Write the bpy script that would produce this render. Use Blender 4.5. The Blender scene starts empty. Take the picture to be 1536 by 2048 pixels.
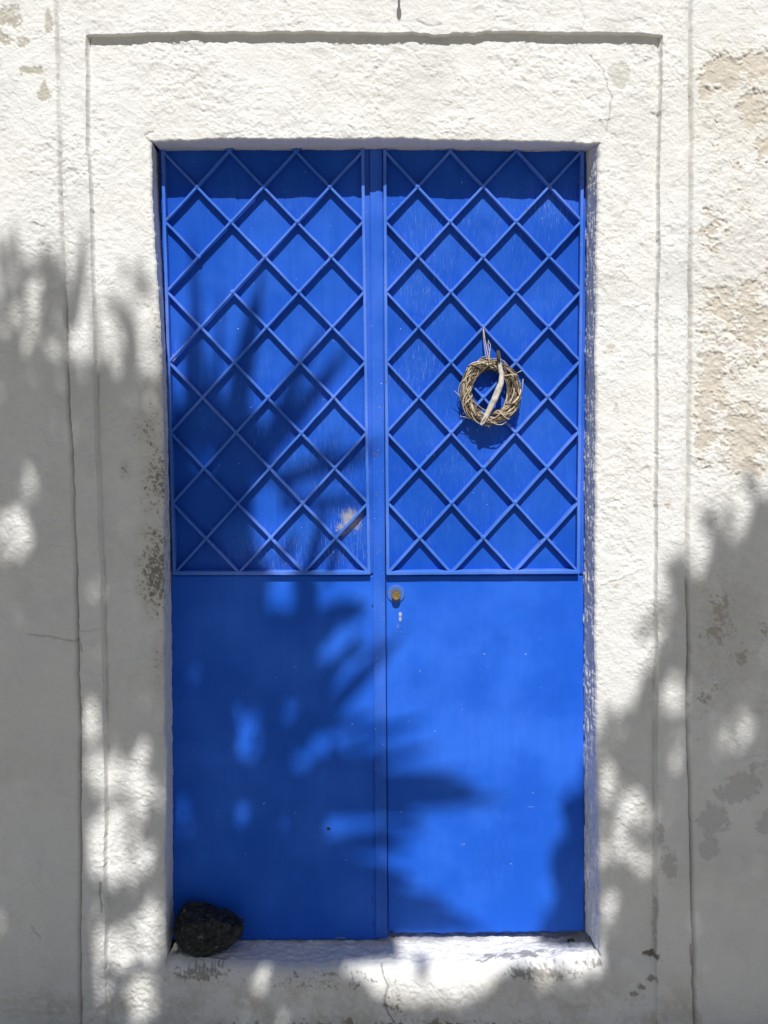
import bpy, bmesh, math, random
import numpy as np
from mathutils import Vector, Matrix

random.seed(7)
rng = np.random.default_rng(11)
scene = bpy.context.scene
COL = scene.collection

# ------------------------------------------------------------------ camera, sky, sun, exposure
CAM_D = 2.10                 # metres from the front of the door surround
FPX = 1579.0                 # focal length in photograph pixels (1536 x 2048)
EYE = 1.76                   # eye height above the street
HOR = 740.0                  # photograph row of the horizon
SUN_EL = math.radians(53.0)
SUN_AZ = math.radians(0.0)
cam_d = bpy.data.cameras.new('camera')
cam = bpy.data.objects.new('camera', cam_d)
COL.objects.link(cam)
cam.location = (0, -CAM_D, EYE)
cam.rotation_euler = (math.radians(90), 0, 0)
cam_d.sensor_fit = 'VERTICAL'
cam_d.sensor_height = 36.0
cam_d.lens = FPX / 2048.0 * 36.0
cam_d.shift_y = -(1024.0 - HOR) / 2048.0
cam_d.clip_end = 500
scene.camera = cam

world = bpy.data.worlds.new('World')
scene.world = world
world.use_nodes = True
wn = world.node_tree.nodes
wl = world.node_tree.links
sky = wn.new('ShaderNodeTexSky')
sky.sky_type = 'NISHITA'
sky.sun_disc = False
sky.sun_elevation = SUN_EL
sky.sun_rotation = math.pi + SUN_AZ
sky.dust_density = 1.5
sky.ozone_density = 0.8
bg = wn['Background']
bg.inputs['Strength'].default_value = 0.058
wl.new(sky.outputs['Color'], bg.inputs['Color'])

sun_d = bpy.data.lights.new('sun', 'SUN')
sun_d.energy = 5.0
sun_d.angle = math.radians(0.53)
sun_d.color = (1.0, 0.985, 0.955)
sun = bpy.data.objects.new('sun', sun_d)
COL.objects.link(sun)
sun.location = (0, -8, 10)
sun.rotation_euler = (math.radians(90) - SUN_EL, 0, -SUN_AZ)

vs = scene.view_settings
vs.view_transform = 'Standard'
vs.look = 'None'
vs.exposure = 0.03
vs.gamma = 1.0
scene.cycles.max_bounces = 10
scene.cycles.diffuse_bounces = 6

S = np.array([math.sin(SUN_AZ) * math.cos(SUN_EL), -math.cos(SUN_AZ) * math.cos(SUN_EL), math.sin(SUN_EL)])


def W(px, py, y=0.0):
    """photograph measurement -> world point on the vertical plane y"""
    k = (CAM_D + y) / FPX
    return ((px - 768.0) * k, y, EYE - (py - HOR) * k)


# ------------------------------------------------------------------ numpy noise
_perm = np.random.default_rng(3).permutation(256)
_perm = np.concatenate([_perm, _perm])
_ga = np.random.default_rng(4).random(256) * 2 * np.pi
_gx, _gy = np.cos(_ga), np.sin(_ga)


def perlin(x, y):
    xi = np.floor(x).astype(np.int64)
    yi = np.floor(y).astype(np.int64)
    xf, yf = x - xi, y - yi
    xi &= 255
    yi &= 255
    u = xf * xf * xf * (xf * (xf * 6 - 15) + 10)
    v = yf * yf * yf * (yf * (yf * 6 - 15) + 10)
    x1, y1 = (xi + 1) & 255, (yi + 1) & 255

    def g(ix, iy, dx, dy):
        h = _perm[_perm[ix] + iy]
        return _gx[h] * dx + _gy[h] * dy
    a = g(xi, yi, xf, yf)
    b = g(x1, yi, xf - 1, yf)
    c = g(xi, y1, xf, yf - 1)
    d = g(x1, y1, xf - 1, yf - 1)
    return ((a + u * (b - a)) * (1 - v) + (c + u * (d - c)) * v) * 1.5


def fbm(x, y, scale, octaves=4, gain=0.5, seed=0.0):
    t = np.zeros(np.broadcast(x, y).shape)
    a, s, n = 1.0, 1.0 / scale, 0.0
    for o in range(octaves):
        t += a * perlin(x * s + 17.3 * o + seed, y * s + 9.1 * o - seed * 1.7)
        n += a
        a *= gain
        s *= 2.03
    return t / n


def sstep(a, b, x):
    t = np.clip((x - a) / (b - a), 0, 1)
    return t * t * (3 - 2 * t)


def curve(pts):
    p = np.array(pts, float)
    return lambda t: np.interp(t, p[:, 0], p[:, 1])


# ------------------------------------------------------------------ object helpers
def tag(o, label=None, cat=None, group=None, kind=None):
    if label: o['label'] = label
    if cat: o['category'] = cat
    if group: o['group'] = group
    if kind: o['kind'] = kind
    return o


def empty(name, loc, label, cat):
    o = bpy.data.objects.new(name, None)
    o.location = loc
    o.empty_display_size = 0.1
    COL.objects.link(o)
    return tag(o, label, cat)


def link(name, me, mats, parent=None):
    o = bpy.data.objects.new(name, me)
    for m in (mats if isinstance(mats, (list, tuple)) else [mats]):
        me.materials.append(m)
    COL.objects.link(o)
    if parent is not None:
        o.parent = parent
        if parent.type == 'EMPTY':      # meshes are all modelled in world coordinates
            o.matrix_parent_inverse = Matrix.Translation(-Vector(parent.location))
    return o


def mesh_np(name, verts, quads, smooth=True, flat=None, colors=None, scal=None):
    verts = np.asarray(verts, np.float32).reshape(-1, 3)
    quads = np.asarray(quads, np.int32)
    me = bpy.data.meshes.new(name)
    n = quads.shape[1]
    me.vertices.add(len(verts))
    me.vertices.foreach_set('co', verts.ravel())
    me.loops.add(quads.size)
    me.loops.foreach_set('vertex_index', quads.ravel())
    me.polygons.add(len(quads))
    me.polygons.foreach_set('loop_start', np.arange(0, quads.size, n, dtype=np.int32))
    sm = np.full(len(quads), smooth)
    if flat is not None:
        sm[flat] = False
    me.polygons.foreach_set('use_smooth', sm)
    if colors is not None:
        a = me.attributes.new('paint', 'FLOAT_COLOR', 'POINT')
        c = np.ones((len(verts), 4), np.float32)
        c[:, :3] = np.asarray(colors).reshape(-1, 3)
        a.data.foreach_set('color', c.ravel())
    if scal is not None:
        for k, v in scal.items():
            a = me.attributes.new(k, 'FLOAT', 'POINT')
            a.data.foreach_set('value', np.asarray(v, np.float32).ravel())
    me.update(calc_edges=True)
    me.validate()
    return me


class MB:
    """collects shapes into one mesh"""
    def __init__(self):
        self.v, self.f, self.m = [], [], []

    def add(self, vs_, fs_, mi=0):
        o = len(self.v)
        self.v += [tuple(p) for p in vs_]
        self.f += [tuple(i + o for i in f) for f in fs_]
        self.m += [mi] * len(fs_)

    def tube(self, pts, radii, n=7, mi=0, cap=True, squash=1.0):
        pts = [Vector(p) for p in pts]
        if not isinstance(radii, (list, tuple)):
            radii = [radii] * len(pts)
        vs_, fs_ = [], []
        up = Vector((0.13, -0.9, 0.41)).normalized()
        for i, p in enumerate(pts):
            d = (pts[min(i + 1, len(pts) - 1)] - pts[max(i - 1, 0)]).normalized()
            a = d.cross(up)
            if a.length < 1e-3:
                a = d.cross(Vector((1, 0, 0)))
            a.normalize()
            b = d.cross(a).normalized()
            for k in range(n):
                t = 2 * math.pi * k / n
                vs_.append(p + radii[i] * (math.cos(t) * a + squash * math.sin(t) * b))
        for i in range(len(pts) - 1):
            for k in range(n):
                fs_.append((i * n + k, i * n + (k + 1) % n, (i + 1) * n + (k + 1) % n, (i + 1) * n + k))
        if cap:
            fs_.append(tuple(range(n - 1, -1, -1)))
            fs_.append(tuple(range((len(pts) - 1) * n, len(pts) * n)))
        self.add(vs_, fs_, mi)

    def build(self, name, mats, parent=None, smooth=True):
        me = bpy.data.meshes.new(name)
        me.from_pydata(self.v, [], self.f)
        o = link(name, me, mats, parent)
        me.polygons.foreach_set('material_index', self.m)
        me.polygons.foreach_set('use_smooth', [smooth] * len(self.f))
        me.update()
        return o


# ------------------------------------------------------------------ material helpers
def new_mat(name, rough=0.8, spec=0.3):
    m = bpy.data.materials.new(name)
    m.use_nodes = True
    b = m.node_tree.nodes['Principled BSDF']
    b.inputs['Roughness'].default_value = rough
    b.inputs['Specular IOR Level'].default_value = spec
    return m, m.node_tree.nodes, m.node_tree.links, b


def n_noise(nt, vec, scale, detail=4, rough=0.55, dist=0.0):
    n = nt.nodes.new('ShaderNodeTexNoise')
    n.inputs['Scale'].default_value = scale
    n.inputs['Detail'].default_value = detail
    n.inputs['Roughness'].default_value = rough
    n.inputs['Distortion'].default_value = dist
    if vec is not None:
        nt.links.new(vec, n.inputs['Vector'])
    return n.outputs['Fac']


def n_map(nt, v, a, b, c=0.0, d=1.0):
    n = nt.nodes.new('ShaderNodeMapRange')
    n.interpolation_type = 'SMOOTHSTEP'
    for k, x in zip(('From Min', 'From Max', 'To Min', 'To Max'), (a, b, c, d)):
        n.inputs[k].default_value = x
    nt.links.new(v, n.inputs['Value'])
    return n.outputs['Result']


def n_math(nt, op, a, b):
    n = nt.nodes.new('ShaderNodeMath')
    n.operation = op
    for i, x in enumerate((a, b)):
        if isinstance(x, (int, float)):
            n.inputs[i].default_value = x
        else:
            nt.links.new(x, n.inputs[i])
    return n.outputs[0]


def n_mix(nt, fac, a, b, mode='MIX'):
    n = nt.nodes.new('ShaderNodeMix')
    n.data_type = 'RGBA'
    n.blend_type = mode
    for sock, x in ((n.inputs[0], fac), (n.inputs[6], a), (n.inputs[7], b)):
        if isinstance(x, (int, float)):
            sock.default_value = x
        elif isinstance(x, tuple):
            sock.default_value = x if len(x) == 4 else x + (1,)
        else:
            nt.links.new(x, sock)
    return n.outputs[2]


def n_coord(nt, scale=None):
    t = nt.nodes.new('ShaderNodeTexCoord').outputs['Object']
    if scale is None:
        return t
    m = nt.nodes.new('ShaderNodeMapping')
    m.inputs['Scale'].default_value = scale
    nt.links.new(t, m.inputs['Vector'])
    return m.outputs['Vector']


def n_attr(nt, name, out='Color'):
    a = nt.nodes.new('ShaderNodeAttribute')
    a.attribute_name = name
    return a.outputs[out]


def n_bump(nt, b, height, strength, dist):
    n = nt.nodes.new('ShaderNodeBump')
    n.inputs['Strength'].default_value = strength
    n.inputs['Distance'].default_value = dist
    nt.links.new(height, n.inputs['Height'])
    nt.links.new(n.outputs['Normal'], b.inputs['Normal'])


# whitewashed plaster: colour of paint, bare plaster and dirt is carried by the mesh, grain added here
m_wall, nn, ll, bs = new_mat('whitewashed_plaster', 0.9, 0.15)
nt = m_wall.node_tree
co = n_coord(nt)
grain = n_noise(nt, co, 380, 5, 0.72)
mott = n_noise(nt, co, 38, 4, 0.6)
c = n_mix(nt, n_map(nt, mott, 0.3, 0.7, 0.0, 0.10), n_attr(nt, 'paint'), (0.62, 0.60, 0.55), 'MIX')
c = n_mix(nt, 1.0, c, n_mix(nt, n_map(nt, grain, 0.3, 0.6), (0.93, 0.93, 0.92), (1, 1, 1)), 'MULTIPLY')
ll.new(c, bs.inputs['Base Color'])
hgt = n_math(nt, 'ADD', n_math(nt, 'MULTIPLY', grain, 0.6), n_noise(nt, co, 130, 4, 0.6))
n_bump(nt, bs, hgt, 0.7, 0.0036)

# blue gloss paint on sheet iron
BLUE = (0.011, 0.094, 0.54)


def blue_paint(name, base=BLUE, wear=True, rust=0.0, streak=1.0):
    m, nn, ll, bs = new_mat(name, 0.5, 0.10)
    nt = m.node_tree
    co = n_coord(nt)
    fade = n_noise(nt, co, 3.5, 4, 0.55)
    c = n_mix(nt, n_map(nt, fade, 0.35, 0.65, 0.0, 0.8), tuple(x * .88 for x in base), (base[0] * 2.2, base[1] * 1.35, base[2] * 1.12))
    drip = n_noise(nt, n_coord(nt, (55, 1, 3.0)), 1.0, 4, 0.6)
    c = n_mix(nt, n_map(nt, drip, 0.42, 0.7, 0.0, 0.28 * streak), c, (base[0] * .6, base[1] * .75, base[2] * .78))
    rgh = n_map(nt, n_noise(nt, co, 14, 5, 0.6), 0.3, 0.7, 0.42, 0.6)
    if wear:
        st = n_noise(nt, n_coord(nt, (520, 1, 26)), 1.0, 5, 0.7)
        w = n_attr(nt, 'wear', 'Fac')
        sm = n_math(nt, 'MULTIPLY', n_map(nt, st, 0.535, 0.66), w)
        c = n_mix(nt, sm, c, (0.22, 0.33, 0.68))
        bl = n_noise(nt, n_coord(nt, (90, 1, 60)), 1.0, 6, 0.75)
        bare = n_attr(nt, 'bare', 'Fac')
        bm_ = n_map(nt, n_math(nt, 'ADD', bare, n_math(nt, 'MULTIPLY', bl, 0.9)), 0.84, 1.2, 0.0, 0.85)
        c = n_mix(nt, bm_, c, n_mix(nt, n_map(nt, st, .4, .6), (0.40, 0.37, 0.27), (0.46, 0.45, 0.39)))
        dk = n_attr(nt, 'stain', 'Fac')
        c = n_mix(nt, n_map(nt, n_math(nt, 'ADD', dk, n_math(nt, 'MULTIPLY', bl, .6)), .75, 1.0), c, (0.02, 0.022, 0.02))
        rgh = n_math(nt, 'ADD', rgh, n_math(nt, 'MULTIPLY', w, 0.12))
    if rust:
        rn = n_noise(nt, co, 70, 6, 0.75)
        c = n_mix(nt, n_map(nt, rn, 0.64 - rust, 0.70 - rust), c, (0.13, 0.115, 0.09))
        c = n_mix(nt, n_map(nt, n_noise(nt, co, 160, 4, 0.7), 0.66, 0.72), c, (0.30, 0.42, 0.68))
    sp = n_noise(nt, co, 95, 3, 0.5)
    c = n_mix(nt, n_map(nt, sp, 0.75, 0.775), c, (0.40, 0.50, 0.72))
    ll.new(c, bs.inputs['Base Color'])
    ll.new(rgh, bs.inputs['Roughness'])
    h = n_math(nt, 'ADD', n_math(nt, 'MULTIPLY', n_noise(nt, n_coord(nt, (60, 60, 22)), 1.0, 5, 0.6), 1.0),
               n_math(nt, 'MULTIPLY', n_noise(nt, co, 300, 3, 0.6), 0.25))
    n_bump(nt, bs, h, 0.35, 0.0012)
    return m


m_sheet = blue_paint('blue_sheet_paint')
m_low = blue_paint('blue_lower_sheet_lit_paint', (0.016, 0.122, 0.69), True, streak=0.5)  # lighter base carries the ground-reflected brightness of the lower sheets
m_bar = blue_paint('blue_bar_paint', (0.060, 0.19, 0.70), False, rust=0.04)
m_strip = blue_paint('blue_strip_paint', (0.024, 0.125, 0.64), False, rust=0.02)


def simple(name, col, rough, spec=0.3, var=0.3, scale=60, metal=0.0, bump=0.0, bdist=0.001):
    m, nn, ll, bs = new_mat(name, rough, spec)
    nt = m.node_tree
    co = n_coord(nt)
    f = n_noise(nt, co, scale, 5, 0.6)
    c = n_mix(nt, n_map(nt, f, 0.3, 0.7), tuple(x * (1 - var) for x in col), tuple(min(1, x * (1 + var)) for x in col))
    ll.new(c, bs.inputs['Base Color'])
    bs.inputs['Metallic'].default_value = metal
    if bump:
        n_bump(nt, bs, n_noise(nt, co, scale * 2.2, 5, 0.65), bump, bdist)
    return m


m_brass = simple('brass', (0.42, 0.30, 0.11), 0.42, 0.5, 0.35, 260, 0.75)
m_dark = simple('dark_iron', (0.03, 0.03, 0.032), 0.7, 0.3, 0.3, 120, 0.0, 0.3)
m_plate = blue_paint('plate_worn_paint', (0.05, 0.15, 0.52), False, rust=0.06)
m_cord = simple('pale_cord', (0.55, 0.47, 0.36), 0.8, 0.2, 0.2, 400)
m_drift = simple('driftwood', (0.52, 0.49, 0.45), 0.85, 0.2, 0.3, 90, 0, 0.4, 0.001)
m_bark_dark = simple('dark_bark', (0.075, 0.06, 0.05), 0.9, 0.2, 0.4, 200, 0, 0.4)
m_twigs = [simple('twig_tan', (0.39, 0.31, 0.21), 0.75, 0.25, 0.3, 150, 0, 0.3),
           simple('twig_pale', (0.52, 0.445, 0.335), 0.75, 0.25, 0.25, 150, 0, 0.3),
           simple('twig_brown', (0.13, 0.10, 0.072), 0.8, 0.25, 0.35, 150, 0, 0.3)]
m_void = simple('gap_shade_black', (0.012, 0.012, 0.014), 0.95, 0.0, 0.1, 5)  # near-black stands in for the shade behind the door leaves
m_leaf = simple('tree_leaf', (0.06, 0.10, 0.035), 0.55, 0.4, 0.35, 6)
m_sword = simple('yucca_leaf', (0.07, 0.11, 0.045), 0.5, 0.4, 0.3, 6)
m_trunk = simple('tree_bark', (0.14, 0.11, 0.08), 0.9, 0.15, 0.35, 25, 0, 0.5, 0.01)
m_weed = simple('weed_leaf', (0.07, 0.13, 0.03), 0.6, 0.4, 0.3, 80)
m_pebble = simple('pale_pebble', (0.6, 0.57, 0.48), 0.8, 0.2, 0.2, 90)
m_street = simple('street_paving', (0.26, 0.24, 0.205), 0.9, 0.15, 0.15, 3, 0, 0.3, 0.004)

# black lava stone with pale flecks
m_stone, nn, ll, bs = new_mat('black_lava', 0.85, 0.3)
nt = m_stone.node_tree
co = n_coord(nt)
c = n_mix(nt, n_map(nt, n_noise(nt, co, 55, 7, 0.75), 0.36, 0.72), (0.007, 0.008, 0.009), (0.075, 0.078, 0.08))
c = n_mix(nt, n_map(nt, n_noise(nt, co, 62, 5, 0.72, 0.6), 0.60, 0.66, 0.0, 0.8), c, (0.30, 0.285, 0.25))
ll.new(c, bs.inputs['Base Color'])
n_bump(nt, bs, n_noise(nt, co, 130, 6, 0.75), 1.0, 0.007)

# ------------------------------------------------------------------ street
bm = bmesh.new()
bmesh.ops.create_grid(bm, x_segments=4, y_segments=4, size=60)
me = bpy.data.meshes.new('street')
bm.to_mesh(me)
bm.free()
street = link('street', me, m_street)
tag(street, 'pale paved street in front of the doorway', None, None, 'structure')

# ------------------------------------------------------------------ the wall with its door surround
OUT_L = curve([(-900, 110), (0, 117), (250, 122), (500, 130), (700, 137), (1000, 151), (1300, 160), (1700, 163), (2048, 165)])
IN_L = curve([(-900, 172), (90, 176), (300, 179), (560, 188), (900, 195), (1250, 208), (1700, 213), (2075, 218)])
OP_L = curve([(-900, 300), (283, 303), (500, 310), (620, 318), (750, 325), (1000, 328), (1200, 327), (1500, 331), (1900, 333), (2075, 334)])
OP_R = curve([(-900, 1197), (288, 1196), (500, 1193), (700, 1192), (1100, 1190), (1300, 1191), (1600, 1196), (1930, 1201), (2075, 1202)])
IN_R = curve([(-900, 1322), (90, 1321), (300, 1317), (700, 1312), (1000, 1311), (1500, 1312), (1900, 1310), (2075, 1310)])
OUT_R = curve([(-900, 1378), (0, 1378), (300, 1378), (700, 1375), (1100, 1371), (1500, 1373), (1800, 1382), (2075, 1386)])
R_OUT = curve([(-2000, -70), (4000, -70)])
R_IN = curve([(-2000, 74), (176, 76), (260, 74), (400, 70), (700, 70), (830, 72), (860, 77), (900, 74), (980, 69), (1200, 70), (1322, 76), (4000, 76)])
R_LIN = curve([(-2000, 284), (303, 284), (450, 280), (760, 279), (1000, 282), (1196, 288), (4000, 288)])
R_SIL = curve([(-2000, 1925), (333, 1923), (450, 1930), (800, 1934), (1000, 1933), (1200, 1912), (4000, 1912)])

segs_x = [-1400, -70, OUT_L, IN_L, OP_L, OP_R, IN_R, OUT_R, 1606, 3000]
cnt_x = [36, 88, 30, 62, 430, 62, 32, 110, 36]
segs_y = [-900, R_OUT, R_IN, 'cliff', R_LIN, R_SIL, 2077]
cnt_y = [30, 68, 1, 104, 780, 72]
bx = np.concatenate([[0], np.cumsum(cnt_x)])
by = np.concatenate([[0], np.cumsum(cnt_y)])
NX, NY = bx[-1] + 1, by[-1] + 1


def grid_lines():
    PX = np.zeros((NY, NX))
    PY = np.zeros((NY, NX))
    # two passes: rows depend on px, columns on py
    xx = np.linspace(-1400, 3000, NX)[None, :].repeat(NY, 0)
    for it in range(2):
        rows = []
        for s in segs_y:
            if s == 'cliff':
                rows.append(R_IN(xx) + 1.0)
            elif callable(s):
                r = s(xx)
                rows.append(r)
            else:
                rows.append(np.full_like(xx, float(s)))
        # ragged natural edges
        wob = lambda sc, sd: fbm(xx, np.zeros_like(xx), sc, 4, 0.6, sd)
        rows[2] = rows[2] + 5 * wob(70, 3.1) + 7 * wob(38, 3.7) * sstep(780, 850, xx) * sstep(1010, 940, xx)
        rows[3] = rows[2] + 1.0
        rows[4] = rows[4] + 4.0 * wob(26, 8.4) + 3.0 * wob(120, 1.4)
        rows[5] = rows[5] + 9 * wob(140, 5.5) + 6 * wob(45, 5.9)
        for k in range(len(cnt_y)):
            for j in range(cnt_y[k] + 1):
                t = j / cnt_y[k]
                if k == 0:
                    t = 1 - (1 - t) ** 2.2
                r = by[k] + j
                PY[r] = rows[k][r] * (1 - t) + rows[k + 1][r] * t
        cols = []
        for i, s in enumerate(segs_x):
            if callable(s):
                c_ = s(PY)
                amp = {2: 2.4, 3: 2.6, 4: 3.2, 5: 3.2, 6: 2.6, 7: 2.4}[i]
                c_ = c_ + amp * fbm(PY, np.zeros_like(PY) + i * 31.7, 30, 4, 0.6, i * 2.2) + amp * 1.2 * fbm(PY, np.zeros_like(PY), 160, 2, .5, i * 5.2)
            else:
                c_ = np.full_like(PY, float(s))
            cols.append(c_)
        for k in range(len(cnt_x)):
            for j in range(cnt_x[k] + 1):
                t = j / cnt_x[k]
                if k == 0:
                    t = 1 - (1 - t) ** 2.2
                if k == len(cnt_x) - 1:
                    t = t ** 2.2
                q = bx[k] + j
                PX[:, q] = cols[k][:, q] * (1 - t) + cols[k + 1][:, q] * t
        xx = PX.copy()
    return PX, PY


PX, PY = grid_lines()
ci = np.arange(NX)[None, :].repeat(NY, 0)
ri = np.arange(NY)[:, None].repeat(NX, 1)
lineL_o, lineL_i, lineO_l = PX[:, bx[2]][:, None], PX[:, bx[3]][:, None], PX[:, bx[4]][:, None]
lineO_r, lineR_i, lineR_o = PX[:, bx[5]][:, None], PX[:, bx[6]][:, None], PX[:, bx[7]][:, None]
rowO, rowI, rowLin, rowSil = PY[by[1]][None, :], PY[by[2]][None, :], PY[by[4]][None, :], PY[by[5]][None, :]

in_outer = (ci >= bx[2]) & (ci <= bx[7]) & (ri >= by[1])                 # inside the outer edge of the surround
in_inner = (ci >= bx[3]) & (ci <= bx[6]) & (ri >= by[3])                 # inside the moulding
# ---- relief (metres towards the street)
H = np.full((NY, NX), 0.013)
band = 0.017
inner = 0.0
d_in = np.minimum.reduce([PX - lineL_i, lineR_i - PX, PY - rowI])
H_band = band - 0.006 * sstep(18, 0, np.minimum(np.abs(PX - lineL_o), np.abs(lineR_o - PX)))
H_inner = inner + 0.017 * sstep(4.2, 0, np.minimum(PX - lineL_i, lineR_i - PX)) * (np.minimum(PX - lineL_i, lineR_i - PX) >= 0)
H = np.where(in_outer, H_band, H)
H = np.where(in_inner, H_inner, H)
# the side steps of the moulding soften towards the street
# threshold block below the door stands a little proud and merges with the moulding
thr = sstep(1900, 1938, PY) * sstep(-12, 20, PX - lineL_i) * sstep(-12, 20, lineR_i - PX)
H = H * (1 - thr) + thr * (0.012 + 0.012 * sstep(1940, 2060, PY))
# grooves
g1 = np.exp(-((PX - lineL_o) / 2.6) ** 2) * 0.019 * sstep(-75, -60, PY)
g2 = np.exp(-((PX - lineR_o) / 2.6) ** 2) * 0.020 * sstep(-75, -60, PY)
g3 = np.exp(-((PX - lineL_i - 4.0) / 2.4) ** 2) * 0.0055 * sstep(60, 90, PY) * sstep(1945, 1925, PY)
g4 = np.exp(-((PX - lineR_i + 4.0) / 2.4) ** 2) * 0.0065 * sstep(60, 90, PY) * sstep(1920, 1900, PY)
fadeG = 0.35 + 0.65 * sstep(-0.25, 0.3, fbm(PX, PY, 210, 3, .5, 4.4))
H -= (g1 + g2) * (0.45 + 0.55 * fadeG) + (g3 + g4) * fadeG
# plaster unevenness
vis = sstep(-300, -60, PX) * sstep(1850, 1600, PX)
big = fbm(PX, PY, 330, 3, 0.5, 1.0)
lump = fbm(PX, PY, 75, 4, 0.5, 2.0)
mid = fbm(PX, PY, 26, 4, 0.55, 3.0)
fine = fbm(PX, PY, 8, 2, 0.7, 4.0)
_wx, _wy = PX + 9 * fbm(PX, PY, 24, 3, .6, 5.1), PY + 9 * fbm(PX, PY, 24, 3, .6, 5.2)
crumb = 1 - 2.4 * np.abs(fbm(_wx, _wy, 13, 2, 0.6, 5.0))
crumb2 = 1 - 2.4 * np.abs(fbm(_wx * .8, _wy, 27, 3, 0.6, 5.7))
hor = fbm(PX * 0.33, PY, 11, 4, 0.6, 6.0)
ver = fbm(PX, PY * 0.45, 14, 4, 0.6, 7.0)
diag = fbm(PX * 0.8 + PY * 0.5, PY * 1.0 - PX * 0.25, 17, 4, 0.6, 7.7)
rid = 1 - 2 * np.abs(fbm(PX, PY, 34, 4, 0.55, 9.0))
smooth_low_left = sstep(620, 1000, PY) * sstep(200, 60, PX)
smooth_low_right = sstep(1400, 1680, PY) * sstep(1380, 1440, PX)
rough = 1.0 - 0.10 * smooth_low_left - 0.35 * smooth_low_right + .35 * sstep(1890, 1940, PY) * sstep(150, 230, PX) * sstep(1330, 1280, PX)
lint = in_inner & (PY < 300)
is_lint = sstep(90, 130, PY) * sstep(310, 270, PY) * sstep(200, 330, PX) * sstep(1260, 1160, PX)
is_top = sstep(90, 60, PY) * ((PX > 110) & (PX < 1385))
right_f = sstep(1372, 1400, PX) * sstep(1500, 1350, PY) * sstep(60, 130, PY)
rough = rough * (1 - 0.35 * is_top)
rmask = 0.30 + 0.80 * sstep(-.26, .34, fbm(PX, PY, 190, 4, .55, 16.))
rough = rough * rmask
REL = 0.0045 * big + 0.0035 * lump * (0.5 + .5 * rough) + rough * (0.0009 * mid + 0.0008 * fine + 0.0009 * crumb + .0010 * crumb2)
REL += is_lint * rmask * (0.0014 * diag + 0.0006 * hor + .0008 * crumb2) + is_top * 0.0009 * hor
REL += (1 - is_lint) * (1 - is_top) * rough * (0.0009 * ver + 0.0010 * rid + .0007 * diag)
jl = in_inner & (PX < 400)
REL += np.where(jl, 0.0010 * rid * rough, 0)
REL += right_f * (0.0008 * hor + 0.0014 * sstep(0.0, 0.10, fbm(PX, PY, 20, 5, .62, 12.0)))
# little pits and crumbs
pits = sstep(0.36, 0.50, fbm(PX * .45, PY, 8, 3, 0.6, 14.0))
REL -= 0.0010 * pits * rough
edge_o = np.minimum.reduce([np.abs(PX - lineO_l) + 400 * (PY < 270), np.abs(PX - lineO_r) + 400 * (PY < 270)])
REL += sstep(70, 0, edge_o) * 0.0016 * fbm(PX, PY, 12, 3, .6, 15.)
# overlapping coats of limewash: plateaus with worn lips
for (sc_, th, hh, sd_) in ((95, .06, .0011, 17.), (60, .16, .0010, 18.), (130, -.05, .0009, 19.)):
    q_ = fbm(PX + 14 * mid, PY + 14 * lump, sc_, 6, .58, sd_)
    H += hh * (0.5 + .5 * rmask) * (sstep(th - .012, th + .012, q_) + .45 * np.exp(-((q_ - th - .025) / .022) ** 2))
H += REL
# rounded arrises round the opening
oL = np.where((ri >= by[4]) & (ri <= by[5]), np.maximum(lineO_l - PX, 0), 999)
oL = np.where(PX <= lineO_l + .01, oL, 999)
oR = np.where((ri >= by[4]) & (ri <= by[5]), np.maximum(PX - lineO_r, 0), 999)
oR = np.where(PX >= lineO_r - .01, oR, 999)
oT = np.where((ci >= bx[4]) & (ci <= bx[5]) & (ri <= by[4]), rowLin - PY, 999)
oB = np.where((ci >= bx[4]) & (ci <= bx[5]) & (ri >= by[5]), PY - rowSil, 999)


def rnd(d, w, r):
    t = np.clip(1 - d / w, 0, 1)
    return r * (1 - np.sqrt(np.clip(1 - t * t, 0, 1)))


H -= rnd(oL, 7, 0.007) + rnd(oR, 9, 0.009) + rnd(oT, 3.5, 0.004) + rnd(oB, 30, 0.03)

# ---- colours of paint, bare plaster, dirt
WHITE = np.array([0.81, 0.805, 0.785])


def blob(cx, cy, rx, ry):
    return np.clip(1.15 - np.sqrt(((PX - cx) / rx) ** 2 + ((PY - cy) / ry) ** 2), 0, 1)


paint = np.ones((NY, NX, 3)) * WHITE
tone = fbm(PX, PY, 240, 4, .55, 21.)
paint *= (1 - 0.09 * sstep(-.1, .5, tone))[..., None]
blot = sstep(.05, .45, fbm(PX * 1.3, PY * .7, 70, 6, .62, 23.))
paint = paint * (1 - .16 * blot[..., None]) + np.array([.60, .585, .55]) * .16 * blot[..., None]
warm = sstep(-0.1, 0.5, fbm(PX, PY, 300, 3, .5, 22.))[..., None]
paint = paint * (1 - 0.5 * warm) + paint * np.array([1.0, 0.985, 0.955]) * 0.5 * warm


def mixc(mask, col):
    global paint
    m = np.clip(mask, 0, 1)[..., None]
    paint = paint * (1 - m) + np.array(col) * m


nA = fbm(PX, PY, 30, 6, .68, 31.)
nB = fbm(PX, PY, 11, 4, .65, 32.)
nE = fbm(PX, PY, 6.5, 3, .7, 35.)
nC = fbm(PX, PY, 60, 6, .66, 33.)
nD = fbm(PX * .8, PY * 1.6, 16, 5, .7, 34.)
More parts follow.
